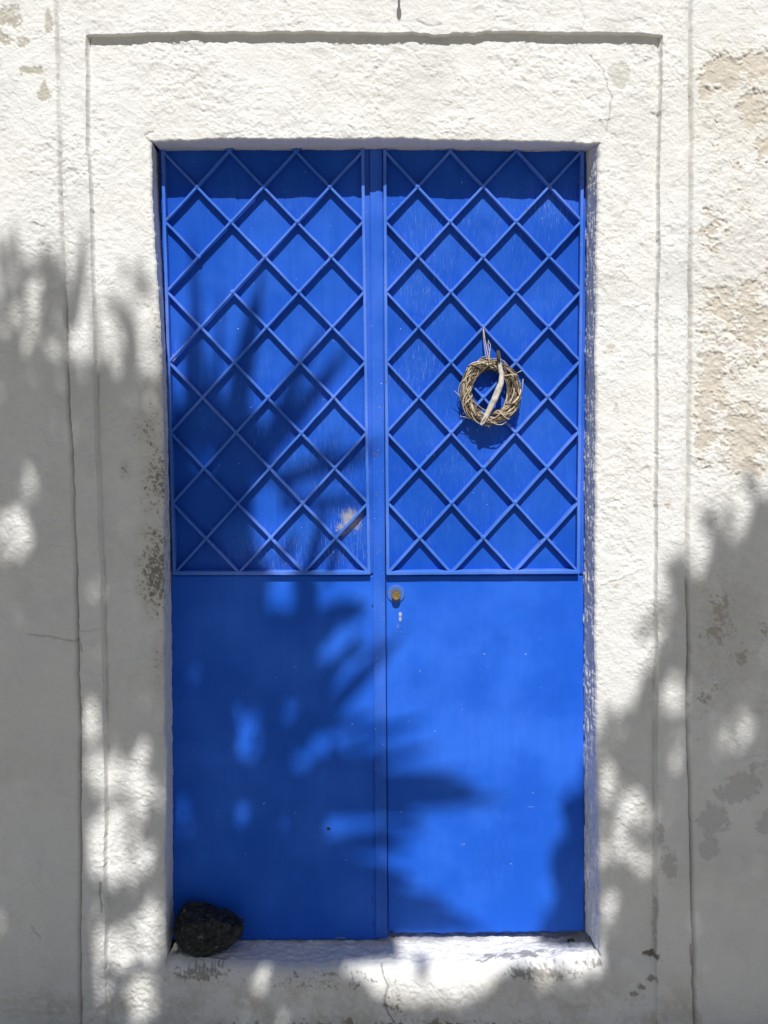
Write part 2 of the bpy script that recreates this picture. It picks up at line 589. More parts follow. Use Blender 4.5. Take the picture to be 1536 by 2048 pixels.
# beige undercoat showing on the right-hand wall
fld_r = PX > lineR_o + 2
bl = np.zeros_like(PX)
for a in ((1440, 150, 60, 60, .9), (1510, 140, 60, 45, .9), (1500, 220, 45, 70, .8), (1525, 300, 40, 60, .6), (1405, 190, 25, 60, .7),
          (1420, 460, 45, 90, .56), (1440, 610, 70, 70, .62), (1500, 640, 70, 150, .66), (1420, 770, 55, 140, .7), (1490, 880, 90, 120, .74),
          (1405, 850, 40, 130, .64), (1540, 560, 60, 90, .5), (1470, 400, 70, 90, .25), (1460, 330, 80, 250, .30), (1450, 720, 110, 300, .37), (1590, 300, 60, 200, .5), (1600, 800, 70, 200, .5)):
    bl = np.maximum(bl, blob(*a[:4]) * a[4])
mk = sstep(0.40, 0.50, bl + 0.6 * nA + .28 * nB + .22 * nE) * fld_r
val = bl + 0.6 * nA + .28 * nB + .22 * nE
mixc(mk * (0.75 + .5 * nB), (0.56, 0.49, 0.395))
H -= (mk * 0.0024 - .0010 * np.exp(-((val - .36) / .05) ** 2)) * fld_r
bl = np.zeros_like(PX)
for a in ((1440, 1210, 45, 60, .6), (1430, 1260, 60, 40, .6), (1470, 1310, 40, 45, .55), (1400, 1390, 40, 40, .5), (1425, 1365, 40, 40, .4), (1530, 1250, 60, 60, .4)):
    bl = np.maximum(bl, blob(*a[:4]) * a[4])
mixc(sstep(0.44, 0.56, bl + 0.5 * nA + .4 * nB + .35 * nE) * .75 * fld_r, (0.38, 0.33, 0.27))
# grey bare cement low on the right, and on the right moulding
bl = np.zeros_like(PX)
for a in ((1480, 1570, 70, 60, .75), (1425, 1640, 50, 60, .75), (1410, 1690, 30, 35, .6), (1540, 1640, 60, 60, .6), (1500, 1530, 40, 40, .5)):
    bl = np.maximum(bl, blob(*a[:4]) * a[4])
mk = sstep(0.42, 0.47, bl + 0.7 * nC + .25 * nB) * fld_r
mixc(mk * .85, (0.60, 0.595, 0.585))
H -= mk * 0.0020
mixc(sstep(0.42, 0.5, np.maximum(blob(1335, 1710, 26, 70) * .7, blob(1318, 1660, 14, 60) * .6) + .5 * nC + .4 * nB) * .7, (0.54, 0.50, 0.46))
# faded undercoat glowing through the thin limewash on the right
wash = np.maximum.reduce([blob(1480, 200, 130, 180), blob(1470, 720, 150, 330), blob(1500, 450, 120, 160) * .7])
mixc(sstep(.15, .8, wash + .7 * nC + .3 * nB) * .38 * fld_r, (0.66, 0.60, 0.52))
mixc(sstep(.25, .75, blob(1450, 1280, 120, 200) + .7 * nC + .3 * nB) * .35 * fld_r, (0.56, 0.53, 0.48))
# small specks of bare plaster on right moulding and jamb
bl = np.zeros_like(PX)
for a in ((1330, 560, 22, 60, .35), (1335, 1010, 25, 60, .4), (1220, 695, 26, 26, .5), (1240, 810, 55, 60, .34), (1260, 930, 60, 60, .3), (1235, 1170, 40, 15, .35), (1345, 760, 18, 90, .33)):
    bl = np.maximum(bl, blob(*a[:4]) * a[4])
mixc(sstep(0.43, 0.53, bl + 0.8 * nD) * .7, (0.50, 0.43, 0.34))
# chipped grey-beige patches top left
bl = np.zeros_like(PX)
for a in ((25, 40, 42, 36, .8), (8, 80, 28, 34, .7), (50, 85, 24, 22, .6), (101, 50, 14, 34, .7), (70, 146, 42, 16, .75), (92, 192, 20, 38, .75), (-60, 120, 60, 120, .6)):
    bl = np.maximum(bl, blob(*a[:4]) * a[4])
mk = sstep(0.44, 0.50, bl + 0.6 * nA + .35 * nB)
mixc(mk * .9, (0.50, 0.47, 0.40))
H -= mk * 0.0016
# filled patch on the lintel's right end
mk = sstep(0.42, 0.45, blob(1240, 153, 36, 36) * .9 + .45 * nC)
mixc(mk * .9, (0.60, 0.60, 0.54))
H -= mk * 0.0012
# lichen and soot specks along the left jamb's arris
bl = np.zeros_like(PX)
for a in ((315, 1150, 52, 110, .72), (318, 960, 48, 110, .55), (300, 860, 45, 80, .42), (318, 640, 30, 70, .4), (325, 760, 26, 80, .38), (316, 1080, 50, 60, .5), (318, 1330, 22, 130, .33), (250, 940, 20, 30, .42)):
    bl = np.maximum(bl, blob(*a[:4]) * a[4])
bl = np.where(bl > 0, bl + .10 * sstep(0, .2, bl), 0)
onj = (PX < lineO_l + 1) & in_inner
mixc(sstep(.1, .55, bl + .25 * nA) * .55 * onj * (0.75 + nB), (0.56, 0.51, 0.42))
mk = sstep(0.45, 0.62, bl * .80 + 0.32 * nB + .55 * nE) * onj
mixc(mk * .8, (0.15, 0.135, 0.115))
H -= mk * .0015
# soot on the threshold's nose and its foot
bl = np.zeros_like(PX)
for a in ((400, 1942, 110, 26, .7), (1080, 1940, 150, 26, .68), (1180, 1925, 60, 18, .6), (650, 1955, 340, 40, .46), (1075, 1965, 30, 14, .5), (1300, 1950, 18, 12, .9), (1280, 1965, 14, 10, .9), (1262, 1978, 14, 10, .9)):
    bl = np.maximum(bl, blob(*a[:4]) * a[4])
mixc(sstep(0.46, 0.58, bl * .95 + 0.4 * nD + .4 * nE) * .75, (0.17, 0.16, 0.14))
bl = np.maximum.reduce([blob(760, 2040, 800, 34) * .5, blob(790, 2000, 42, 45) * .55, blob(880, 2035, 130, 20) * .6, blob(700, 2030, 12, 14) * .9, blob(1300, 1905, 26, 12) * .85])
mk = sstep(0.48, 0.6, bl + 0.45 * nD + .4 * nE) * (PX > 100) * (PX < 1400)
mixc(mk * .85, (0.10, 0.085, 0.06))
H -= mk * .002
mixc(sstep(1900, 2000, PY) * sstep(-.25, .35, nC + .4 * nB) * .5 * ((PX > 100) & (PX < 1400)), (0.52, 0.47, 0.39))
# faint rusty runs on the lower left wall foot
mixc(sstep(0.3, .6, blob(60, 2000, 200, 70) * .5 + .5 * nD) * .35, (0.58, 0.48, 0.38))


# cracks: polylines cut into the paint
CWX = PX + 5 * fbm(PX, PY, 22, 3, .6, 41.)
CWY = PY + 5 * fbm(PX, PY, 22, 3, .6, 42.)


def crack(pts, w=1.3, depth=.0016, dark=.75, col=(0.33, 0.31, 0.28)):
    global H
    dmin = np.full(PX.shape, 999.0)
    wx, wy = CWX, CWY
    for (x0, y0), (x1, y1) in zip(pts[:-1], pts[1:]):
        sel = (PX > min(x0, x1) - 25) & (PX < max(x0, x1) + 25) & (PY > min(y0, y1) - 25) & (PY < max(y0, y1) + 25)
        dx, dy = x1 - x0, y1 - y0
        t = np.clip(((wx[sel] - x0) * dx + (wy[sel] - y0) * dy) / (dx * dx + dy * dy), 0, 1)
        dmin[sel] = np.minimum(dmin[sel], np.hypot(wx[sel] - x0 - t * dx, wy[sel] - y0 - t * dy))
    mk = np.exp(-(dmin / w) ** 2)
    mixc(mk * dark, col)
    H -= mk * depth


crack([(1180, 112), (1205, 140), (1222, 190), (1218, 240), (1213, 262)], 1.2)
crack([(1155, 8), (1166, 40), (1160, 70)], 1.0, .001, .4)
crack([(60, 1266), (110, 1270), (160, 1281)], 1.4, .0016, .6)
crack([(164, 1258), (204, 1252)], 1.6, .002, .35)
crack([(163, 1272), (168, 1300)], 1.8, .002, .7)
crack([(1290, 42), (1224, 52), (1196, 40)], 1.1, .001, .4)
crack([(1385, 96), (1405, 106), (1422, 120), (1440, 118)], 1.6, .002, .6)
crack([(0, 705), (60, 712), (110, 700), (135, 725)], 1.6, -.0016, .0)
crack([(0, 748), (80, 745), (120, 752)], 1.6, -.0016, .0)
crack([(1200, 1168), (1240, 1155), (1275, 1138)], 2.0, -.0025, .25)
crack([(762, 1935), (775, 1965), (768, 2000), (790, 2030)], 1.8, .003, .8, (0.16, 0.13, 0.1))
crack([(1376, 1880), (1380, 1920)], 2.2, .003, .7, (0.2, 0.18, 0.15))
crack([(1308, 1790), (1308, 1860), (1306, 1905)], 1.6, .002, .6)
crack([(68, 1845), (85, 1866)], 1.2, .0008, .6)
crack([(214, 1928), (230, 1920), (244, 1928)], 1.4, .002, .7, (0.2, 0.18, 0.15))
crack([(305, 262), (290, 270), (300, 284)], 1.6, .003, .6)
crack([(836, 48), (855, 58), (880, 55)], 2.0, .003, .35)
crack([(206, 1755), (207, 1812)], 1.8, .002, .75, (0.2, 0.19, 0.17))

# ---- vertices and the parts cut from the one surface
k0 = CAM_D / FPX
VX = (PX - 768.0) * k0
VZ = EYE - (PY - HOR) * k0
VY = -H
VZ[-1] = -0.02
V = np.stack([VX, VY, VZ], -1)
IDX = np.arange(NX * NY).reshape(NY, NX)


def region(name, cells, parent):
    """cells: list of (row0,row1,col0,col1)"""
    qs, fl = [], []
    for r0, r1, c0, c1 in cells:
        a = IDX[r0:r1, c0:c1]
        b = IDX[r0:r1, c0 + 1:c1 + 1]
        c_ = IDX[r0 + 1:r1 + 1, c0 + 1:c1 + 1]
        d = IDX[r0 + 1:r1 + 1, c0:c1]
        q = np.stack([a, d, c_, b], -1).reshape(-1, 4)
        f = np.zeros((r1 - r0, c1 - c0), bool)
        if r0 <= by[2] < r1:
            f[by[2] - r0, :] = True
        qs.append(q)
        fl.append(f.ravel())
    q = np.concatenate(qs)
    fl = np.concatenate(fl)
    u, inv = np.unique(q, return_inverse=True)
    me = mesh_np(name, V.reshape(-1, 3)[u], inv.reshape(q.shape), True, fl, paint.reshape(-1, 3)[u])
    return link(name, me, m_wall, parent)


wall = empty('house_wall', (0, 0, 0), 'old whitewashed plaster wall with peeling paint framing the blue door', 'wall')
wall['kind'] = 'thing'
B, A = by, bx
region('wall_plaster', [(0, B[6], 0, A[2])], wall)['label'] = 'smooth shaded plaster left of the door surround'
region('wall_plaster', [(0, B[6], A[7], A[9])], wall)['label'] = 'peeling plaster with beige patches right of the surround'
region('wall_plaster', [(0, B[1], A[2], A[7])], wall)
region('moulding', [(B[1], B[3], A[3], A[6])], wall)
region('moulding', [(B[1], B[6], A[2], A[3])], wall)
region('moulding', [(B[1], B[6], A[6], A[7])], wall)
region('lintel', [(B[3], B[4], A[3], A[6])], wall)['label'] = 'rough whitewashed lintel over the door'
region('jamb', [(B[4], B[5], A[3], A[4])], wall)['label'] = 'whitewashed jamb with dark lichen along its edge'
region('jamb', [(B[4], B[5], A[5], A[6])], wall)
region('threshold', [(B[5], B[6], A[3], A[6])], wall)['label'] = 'worn whitewashed threshold with soot marks'

# ---- reveals, soffit and ledge
BACK = 0.20


def reveal(name, front, backx=None, backz=None, axis='x', amp=0.0016, stain=None, nd=36, sc=(20, 90)):
    """front: (n,3) arris vertices; swept back to y=BACK, shifting towards backx / backz reached at y=0.10"""
    n = len(front)
    t = np.linspace(0, 1, nd + 1) ** 1.25
    P = np.zeros((nd + 1, n, 3))
    for i in range(nd + 1):
        y = front[:, 1] * (1 - t[i]) + BACK * t[i]
        f = np.clip((y - front[:, 1]) / (0.10 - front[:, 1]), 0, 1.0)
        P[i, :, 0] = front[:, 0]
        P[i, :, 2] = front[:, 2]
        if backx is not None:
            P[i, :, 0] = front[:, 0] * (1 - f) + backx * f
        if backz is not None:
            P[i, :, 2] = front[:, 2] * (1 - f) + backz * f
        P[i, :, 1] = y
    s = (P[..., 2] if axis == 'x' else P[..., 0]) * 752
    d = P[..., 1] * 752
    fade = sstep(0, 0.008, P[..., 1] - front[None, :, 1])
    nz = fbm(d * 90 / sc[0] * .2, s, sc[1], 5, .62, 51.) * 1.0 + .9 * fbm(d, s, 11, 4, .65, 52.)
    streak = fbm(d, s * .22, 9, 4, .6, 53.)
    off = fade * amp * (nz + 1.1 * streak)
    if axis == 'x':
        P[..., 0] += off
    else:
        P[..., 2] += off
    col = np.ones(P.shape) * WHITE
    dirt = sstep(.1, .5, fbm(d, s, 26, 5, .65, 54.))[..., None]
    col = col * (1 - .22 * dirt) + np.array([.45, .42, .36]) * .22 * dirt
    if stain is not None:
        mk, cc = stain(P)
        col = col * (1 - mk[..., None]) + np.array(cc) * mk[..., None]
    ids = np.arange((nd + 1) * n).reshape(nd + 1, n)
    q = np.stack([ids[:-1, :-1], ids[1:, :-1], ids[1:, 1:], ids[:-1, 1:]], -1).reshape(-1, 4)
    me = mesh_np(name, P.reshape(-1, 3), q, True, None, col.reshape(-1, 3))
    return link(name, me, m_wall, wall)


def Wx(px, y): return (px - 768.0) * (CAM_D + y) / FPX
def Wz(py, y): return EYE - (py - HOR) * (CAM_D + y) / FPX


rowsO = np.arange(by[4], by[5] + 1)
colsO = np.arange(bx[4], bx[5] + 1)
fL = V[rowsO, bx[4]]
fR = V[rowsO, bx[5]]
fT = V[by[4], colsO]
fB = V[by[5], colsO]
pyl = PY[rowsO, bx[4]]
BKL = curve([(280, 314), (400, 318), (560, 327), (720, 334), (900, 339), (1100, 342), (1300, 344), (1600, 346), (1950, 347)])
BKR = curve([(280, 1171), (500, 1170), (700, 1170), (1100, 1167), (1500, 1167), (1950, 1170)])
wobL = 1.5 * fbm(pyl, pyl * 0, 40, 4, .6, 61.)


def st_l(P):
    s, d = P[..., 2] * 752, P[..., 1] * 752
    m = sstep(.25, .5, fbm(d, s, 18, 5, .7, 71.) + .25 * np.exp(-((P[..., 2] - 1.35) / .35) ** 2)) * .6
    return m, (0.30, 0.27, 0.23)


reveal('reveal', fL, Wx(BKL(pyl) + wobL, 0.10), None, 'x', 0.0020, st_l)['label'] = 'inner side of the lichen-stained jamb'
reveal('reveal', fR, Wx(BKR(pyl) + wobL[::-1], 0.10), None, 'x', 0.0042, None, 44)['label'] = 'rough inner side of the clean jamb catching raking sun'
reveal('soffit', fT, None, Wz(301 + 3 * fbm(PX[by[4], colsO], colsO * 0.0, 60, 4, .6, 62.) + 2 * np.sin(colsO * .012), 0.10), 'z', 0.0012)


def st_b(P):
    x, y = P[..., 0], P[..., 1]
    bl_ = np.maximum.reduce([.62 * np.exp(-((x - .36) / .16) ** 2 - ((y - .035) / .03) ** 2), .5 * np.exp(-((x + .5) / .12) ** 2 - ((y - .0) / .03) ** 2), .3 * np.exp(-((y - 0.0) / .02) ** 2)])
    n = .75 * fbm(x * 752 * .5, y * 752 * 1.5, 14, 5, .68, 72.)
    m = sstep(.42, .56, bl_ + n) * .75
    return m, (0.17, 0.165, 0.16)


pxb = PX[by[5], colsO]
reveal('threshold_top', fB, None, Wz(1881 + 3.0 * fbm(pxb, pxb * 0, 30, 4, .65, 63.) + 5 * sstep(560, 420, pxb) * 0, 0.10), 'z', 0.0040, st_b, 44, (20, 60))

# added sheet behind the leaves: blocks sky light, gap shade put in its colour
mb = MB()
x0, x1, z0, z1 = -0.70, 0.66, 0.05, 2.42
mb.add([(x0, BACK - .004, z0), (x1, BACK - .004, z0), (x1, BACK - .004, z1), (x0, BACK - .004, z1),
        (x0, BACK + .05, z0), (x1, BACK + .05, z0), (x1, BACK + .05, z1), (x0, BACK + .05, z1)],
       [(0, 1, 2, 3), (7, 6, 5, 4), (0, 4, 5, 1), (2, 6, 7, 3), (1, 5, 6, 2), (3, 7, 4, 0)])
mb.build('light_block_sheet', m_void, wall, False)

# ------------------------------------------------------------------ the double door
YP = 0.100                                    # face of the upper sheets
door = empty('double_door', W(760, 1880, YP), 'two-leaf blue iron door with raised diamond lattice on its upper half', 'door')
door['kind'] = 'thing'


def slab(name, corners, yf, yb, nx, nz, mat, parent, wave=0.0, masks=None, seed=0.0, edge=0.0):
    """corners in photograph pixels TL,TR,BR,BL measured on the plane yf; a sheet with thickness"""
    TL, TR, BR, BL = [np.array(c, float) for c in corners]
    u = np.linspace(0, 1, nx + 1)[None, :]
    v = np.linspace(0, 1, nz + 1)[:, None]
    px = (TL[0] * (1 - u) + TR[0] * u) * (1 - v) + (BL[0] * (1 - u) + BR[0] * u) * v
    py = (TL[1] * (1 - u) + TR[1] * u) * (1 - v) + (BL[1] * (1 - u) + BR[1] * u) * v
    if edge:
        py = py + edge * fbm(px, px * 0, 25, 4, .6, seed + 3) * sstep(.97, 1, v * np.ones_like(px))
    k = (CAM_D + yf) / FPX
    X, Z = (px - 768) * k, EYE - (py - HOR) * k
    ef = np.minimum.reduce([u * np.ones_like(px), (1 - u) * np.ones_like(px)])
    Y = np.full_like(X, yf) - wave * (fbm(px, py, 260, 3, .5, seed) + .3 * fbm(px, py, 75, 3, .5, seed + 9))
    n1 = (nx + 1) * (nz + 1)
    F = np.stack([X, Y, Z], -1).reshape(-1, 3)
    ids = np.arange(n1).reshape(nz + 1, nx + 1)
    q = [np.stack([ids[:-1, :-1], ids[1:, :-1], ids[1:, 1:], ids[:-1, 1:]], -1).reshape(-1, 4)]
    ring = np.concatenate([ids[0, :], ids[1:, -1], ids[-1, -2::-1], ids[-2:0:-1, 0]])
    m = len(ring)
    bk = F[ring].copy()
    bk[:, 1] = yb
    rim = np.stack([ring, np.roll(ring, -1), np.roll(np.arange(m) + n1, -1), np.arange(m) + n1], -1)
    q.append(rim)
    cb = np.array([[X[0, 0], yb, Z[0, 0]], [X[0, -1], yb, Z[0, -1]], [X[-1, -1], yb, Z[-1, -1]], [X[-1, 0], yb, Z[-1, 0]]])
    VV = np.concatenate([F, bk, cb])
    q.append(np.array([[n1 + m, n1 + m + 1, n1 + m + 2, n1 + m + 3]]))
    q = np.concatenate(q)
    flat = np.zeros(len(q), bool)
    flat[-m - 1:] = True
    sc = {}
    for nm in ('wear', 'bare', 'stain'):
        a = np.zeros(len(VV))
        if masks and nm in masks:
            g = np.zeros_like(px)
            for (cx, cy, rx, ry, s) in masks[nm]:
                g = np.maximum(g, s * np.clip(1.2 - np.sqrt(((px - cx) / rx) ** 2 + ((py - cy) / ry) ** 2), 0, 1))
            a[:n1] = g.ravel()
        sc[nm] = a
    me = mesh_np(name, VV, q, True, flat, None, sc)
    return link(name, me, mat, parent)


wearL = {'wear': [(520, 400, 200, 60, .25), (690, 1080, 80, 90, 1.), (560, 1110, 140, 60, .8), (650, 930, 120, 80, .5), (345, 720, 30, 60, .6), (590, 850, 200, 160, .3), (550, 700, 220, 200, .12)],
         'bare': [(702, 1040, 40, 44, .72), (686, 1058, 34, 34, .62), (585, 1125, 60, 26, .45), (700, 975, 40, 26, .38), (348, 716, 10, 16, .7)],
         'stain': []}
wearR = {'wear': [(1110, 400, 70, 70, .9), (850, 560, 90, 140, .55), (835, 740, 80, 110, .6), (1000, 450, 200, 90, .35), (960, 900, 220, 200, .3), (850, 480, 80, 90, .5), (1060, 600, 120, 200, .25), (840, 1040, 100, 80, .25)],
         'bare': [(1100, 385, 40, 14, .32)], 'stain': []}
leafL = slab('door_leaf', [(317, 290), (742, 290), (752, 1160), (343, 1160)], YP, YP + .03, 150, 300, m_sheet, door, 0.0022, wearL, 1.0)
leafL['label'] = 'fixed leaf lying mostly in palm shadow'
leafR = slab('door_leaf', [(764, 290), (1173, 290), (1168, 1160), (772, 1160)], YP, YP + .03, 150, 300, m_sheet, door, 0.0022, wearR, 2.0)
leafR['label'] = 'sunlit leaf with the lock and the wreath'
lowL = slab('lower_sheet', [(342, 1151), (752, 1151), (755, 1879), (346, 1880)], YP - .0025, YP + .028, 110, 200, m_low, leafL, 0.0030,
            {'wear': [(500, 1500, 200, 300, .12)], 'bare': [(600, 1888, 260, 18, .30), (680, 1876, 26, 5, .62), (690, 1866, 14, 3, .5)], 'stain': [(657, 1658, 6, 5, 1.1), (745, 1800, 5, 40, .62), (746, 1212, 5, 9, .75), (746, 1850, 5, 30, .6), (640, 1882, 60, 5, .6)]}, 3.0, 3.0)
lowR = slab('lower_sheet', [(772, 1151), (1168, 1151), (1168, 1862), (776, 1866)], YP - .0025, YP + .028, 110, 200, m_low, leafR, 0.0034,
            {'wear': [(980, 1720, 60, 80, .16), (960, 1400, 200, 300, .08)], 'bare': [(960, 1880, 240, 16, .30), (925, 1688, 14, 4, .62), (1060, 1614, 24, 3, .55), (800, 1793, 28, 3, .6), (1080, 1375, 22, 3, .5), (968, 1308, 8, 3, .62), (840, 1342, 6, 4, .6), (800, 1235, 8, 22, .55), (796, 1252, 7, 10, .6), (793, 1262, 5, 8, .5), (1160, 1862, 8, 5, .6)],
             'stain': [(860, 1872, 50, 10, .62), (1000, 1872, 180, 8, .58), (784, 1868, 8, 20, .7), (893, 1625, 3, 8, .6), (966, 1780, 4, 4, .8), (1143, 1757, 3, 3, .8)]}, 4.0, 4.0)
slab('centre_strip', [(739, 288), (765, 288), (775, 1876), (752, 1876)], YP - .010, YP - .0005 + .012, 10, 240, m_strip, leafL, 0.0007, None, 5.0)
slab('stile', [(727, 288), (738.4, 288), (750, 1150), (739.5, 1150)], YP - .004, YP + .012, 5, 120, m_strip, leafL, 0.0005, None, 6.0)
slab('stile', [(1164.5, 288), (1172.5, 288), (1167.5, 1150), (1159, 1150)], YP - .005, YP + .012, 4, 120, m_strip, leafR, 0.0005, None, 7.0)


def bar(name, p0, p1, w, yf, yb, parent, jit=0.0, seed=0, nodes=None, mat=None):
    """square bar with softened arrises from photograph point p0 to p1 (measured on plane yf); w = face width in metres"""
    a, b = Vector(W(p0[0], p0[1], yf)), Vector(W(p1[0], p1[1], yf))
    d = (b - a).normalized()
    nrm = Vector((-d.z, 0, d.x))
    n = max(4, int((b - a).length / 0.03))
    ch = 0.0011
    prof = [(-w / 2, yb), (-w / 2, yf + ch), (-w / 2 + ch, yf), (w / 2 - ch, yf), (w / 2, yf + ch), (w / 2, yb)]
    mb = MB()
    vs_, fs_ = [], []
    r = random.Random(seed)
    ph = r.random() * 6
    for i in range(n + 1):
        t = i / n
        p = a.lerp(b, t)
        o = jit * math.sin(ph + t * (3 + 2 * r.random())) + r.uniform(-.0003, .0003)
        dy = jit * .8 * math.sin(ph * 2 + t * 4)
        for (s, y) in prof:
            vs_.append((p.x + nrm.x * (s + o), y + dy, p.z + nrm.z * (s + o)))
    m = len(prof)
    for i in range(n):
        for k in range(m):
            fs_.append((i * m + k, i * m + (k + 1) % m, (i + 1) * m + (k + 1) % m, (i + 1) * m + k))
    fs_.append(tuple(range(m - 1, -1, -1)))
    fs_.append(tuple(range(n * m, (n + 1) * m)))
    mb.add(vs_, fs_)
    for q in (nodes or []):          # weld beads at the crossings
        c_ = Vector(W(q[0], q[1], yf))
        vv, ff = [], []
        R = 0.0066 * r.uniform(.85, 1.1)
        for j, (rr, hh) in enumerate(((1.0, -.001), (.75, .0009), (.35, .0016))):
            for k in range(8):
                t = k * math.pi / 4 + .2
                vv.append((c_.x + R * rr * math.cos(t), c_.y - hh, c_.z + R * rr * math.sin(t)))
        for j in range(2):
            for k in range(8):
                ff.append((j * 8 + k, j * 8 + (k + 1) % 8, j * 8 + 8 + (k + 1) % 8, j * 8 + 8 + k))
        ff.append(tuple(range(16, 24)))
        mb.add(vv, ff)
    o = mb.build(name, mat or m_bar, parent, False)
    bm_ = bmesh.new()
    bm_.from_mesh(o.data)
    bmesh.ops.recalc_face_normals(bm_, faces=bm_.faces)
    bm_.to_mesh(o.data)
    bm_.free()
    return o


YF = YP - 0.0208                              # face of the lattice


def lattice(parent, TL, TR, BR, BL, split, gap, sd):
    def Q(u, v):
        a, b = u / 3.0, v / 6.0
        x = (TL[0] * (1 - a) + TR[0] * a) * (1 - b) + (BL[0] * (1 - a) + BR[0] * a) * b
        y = (TL[1] * (1 - a) + TR[1] * a) * (1 - b) + (BL[1] * (1 - a) + BR[1] * a) * b
        return (x, y)
    W_ = 0.0068
    r = random.Random(sd)
    for c_ in range(1, 9):                    # bars rising to the right: u + v = c
        u0, u1 = max(0, c_ - 6), min(3, c_ + .09)
        q0, q1 = Q(u0, c_ - u0), Q(u1, c_ - u1)
        nodes = []
        u = u0 + .5
        while u < u1 - .01:
            nodes.append(Q(u, c_ - u))
            u += .5
        g = gap * r.uniform(.75, 1.15)
        bar('lattice_bar', q0, q1, W_, YF, YP - g, parent, .0009, sd + c_, nodes)
    for c_ in range(-5, 3):                   # bars falling to the right: u - v = c
        u0, u1 = max(0, c_ - .09 if c_ > 0 else c_), min(3, c_ + 6)
        pieces = [(u0, u1)]
        if c_ in split:
            pieces = split[c_]
        for (a, b) in pieces:
            g = gap * r.uniform(.75, 1.15)
            bar('lattice_bar', Q(a, a - c_), Q(b, b - c_), W_, YF + .0013, YP - g, parent, .0009, sd + 40 + c_)
    # the border of the lattice
    bar('lattice_border', Q(0, -.10), Q(0, 6.0), .0085, YF - .0006, YP - .0012, parent, .0004, sd + 71)
    bar('lattice_border', Q(3, -.10), Q(3, 6.0), .0085, YF - .0006, YP - .0012, parent, .0004, sd + 72)
    bar('lattice_border', Q(-.02, 6.0), Q(3.02, 6.0), .0100, YF - .0012, YP - .0010, parent, .0004, sd + 73)
    bar('lattice_border', Q(-.02, -.10), Q(3.02, -.10), .0100, YF - .0012, YP - .0010, parent, .0004, sd + 74)


lattice(leafL, (325, 302), (725, 302), (738, 1146), (348, 1147), {-1: [(0, .5), (1, 3)]}, 0.0072, 100)
lattice(leafR, (769, 302), (1165, 300), (1157, 1144), (776, 1147), {}, 0.0038, 300)

# lock: round rose with a brass cylinder
def disc(cx, cy, y0, prof, n, mats, name, parent):
    c_ = Vector(W(cx, cy, y0))
    mb = MB()
    vs_, fs_ = [], []
    for (r, dy) in prof:
        for k in range(n):
            t = 2 * math.pi * k / n
            vs_.append((c_.x + r * math.cos(t), y0 - dy, c_.z + r * math.sin(t)))
    for i in range(len(prof) - 1):
        for k in range(n):
            fs_.append((i * n + k, i * n + (k + 1) % n, (i + 1) * n + (k + 1) % n, (i + 1) * n + k))
    fs_.append(tuple(range((len(prof) - 1) * n, len(prof) * n)))
    mb.add(vs_, fs_)
    return mb.build(name, mats, parent, False)


YL = YP - .0035
disc(792, 1187, YL, [(.0245, -.004), (.0245, .002), (.0232, .0036), (.0150, .0038), (.0145, .0030)], 40, m_plate, 'lock_rose', leafR)
disc(792, 1187, YL, [(.0122, .001), (.0122, .0205), (.0112, .0222), (.0064, .0222), (.0060, .0214)], 32, m_brass, 'lock_cylinder', leafR)
mb = MB()
c_ = Vector(W(792, 1186, YL - .0216))
for (x0, x1, z0, z1) in ((-.0010, .0010, -.0042, .0020), (-.0020, .0020, .0020, .0048)):
    mb.add([(c_.x + x0, c_.y, c_.z + z0), (c_.x + x1, c_.y, c_.z + z0), (c_.x + x1, c_.y, c_.z + z1), (c_.x + x0, c_.y, c_.z + z1),
            (c_.x + x0, c_.y + .004, c_.z + z0), (c_.x + x1, c_.y + .004, c_.z + z0), (c_.x + x1, c_.y + .004, c_.z + z1), (c_.x + x0, c_.y + .004, c_.z + z1)],
           [(0, 1, 2, 3), (4, 7, 6, 5), (0, 4, 5, 1), (1, 5, 6, 2), (2, 6, 7, 3), (3, 7, 4, 0)])
mb.build('keyway', m_dark, leafR, False)
# blanked old keyhole under the lock
mb = MB()
for (px, py, rx, rz, dy) in ((800.5, 1229, .0046, .0062, .0012), (800.5, 1239, .0036, .0060, .0016)):
    c_ = Vector(W(px, py, YL))
    vs_ = []
    for (r, yy) in ((1.0, -.004), (1.0, dy * .6), (.8, dy)):
        for k in range(14):
            t = 2 * math.pi * k / 14
            vs_.append((c_.x + r * rx * math.cos(t), YL - yy, c_.z + r * rz * math.sin(t)))
    fs_ = [(i * 14 + k, i * 14 + (k + 1) % 14, i * 14 + 14 + (k + 1) % 14, i * 14 + 14 + k) for i in range(2) for k in range(14)]
    fs_.append(tuple(range(28, 42)))
    mb.add(vs_, fs_)
mb.build('keyhole_cover', simple('scraped_metal', (0.42, 0.47, 0.58), 0.5, 0.5, 0.4, 400, 0.2, .4), leafR, False)
# ------------------------------------------------------------------ twig wreath on the lattice
YW = YF - 0.014
wc = Vector(W(980, 783, YW))
kx = (CAM_D + YW) / FPX
wreath = empty('twig_wreath', wc, 'round wreath of woven tan twigs hung on the blue lattice', 'wreath')
rw = random.Random(5)


def ring_pts(a0, a1, r0, off, ph, n=46, wob=.0016, freq=3):
    pts = []
    for i in range(n + 1):
        t = i / n
        a = a0 + (a1 - a0) * t
        tw = ph + freq * a
        rr = r0 + off * math.cos(tw) + wob * math.sin(a * 7 + ph * 3)
        x = rr * math.cos(a) * 0.94
        z = rr * math.sin(a) * 1.04
        y = off * 0.85 * math.sin(tw) + wob * .6 * math.cos(a * 5 + ph)
        pts.append((wc.x + x, wc.y + y + z * .10, wc.z + z))
    return pts


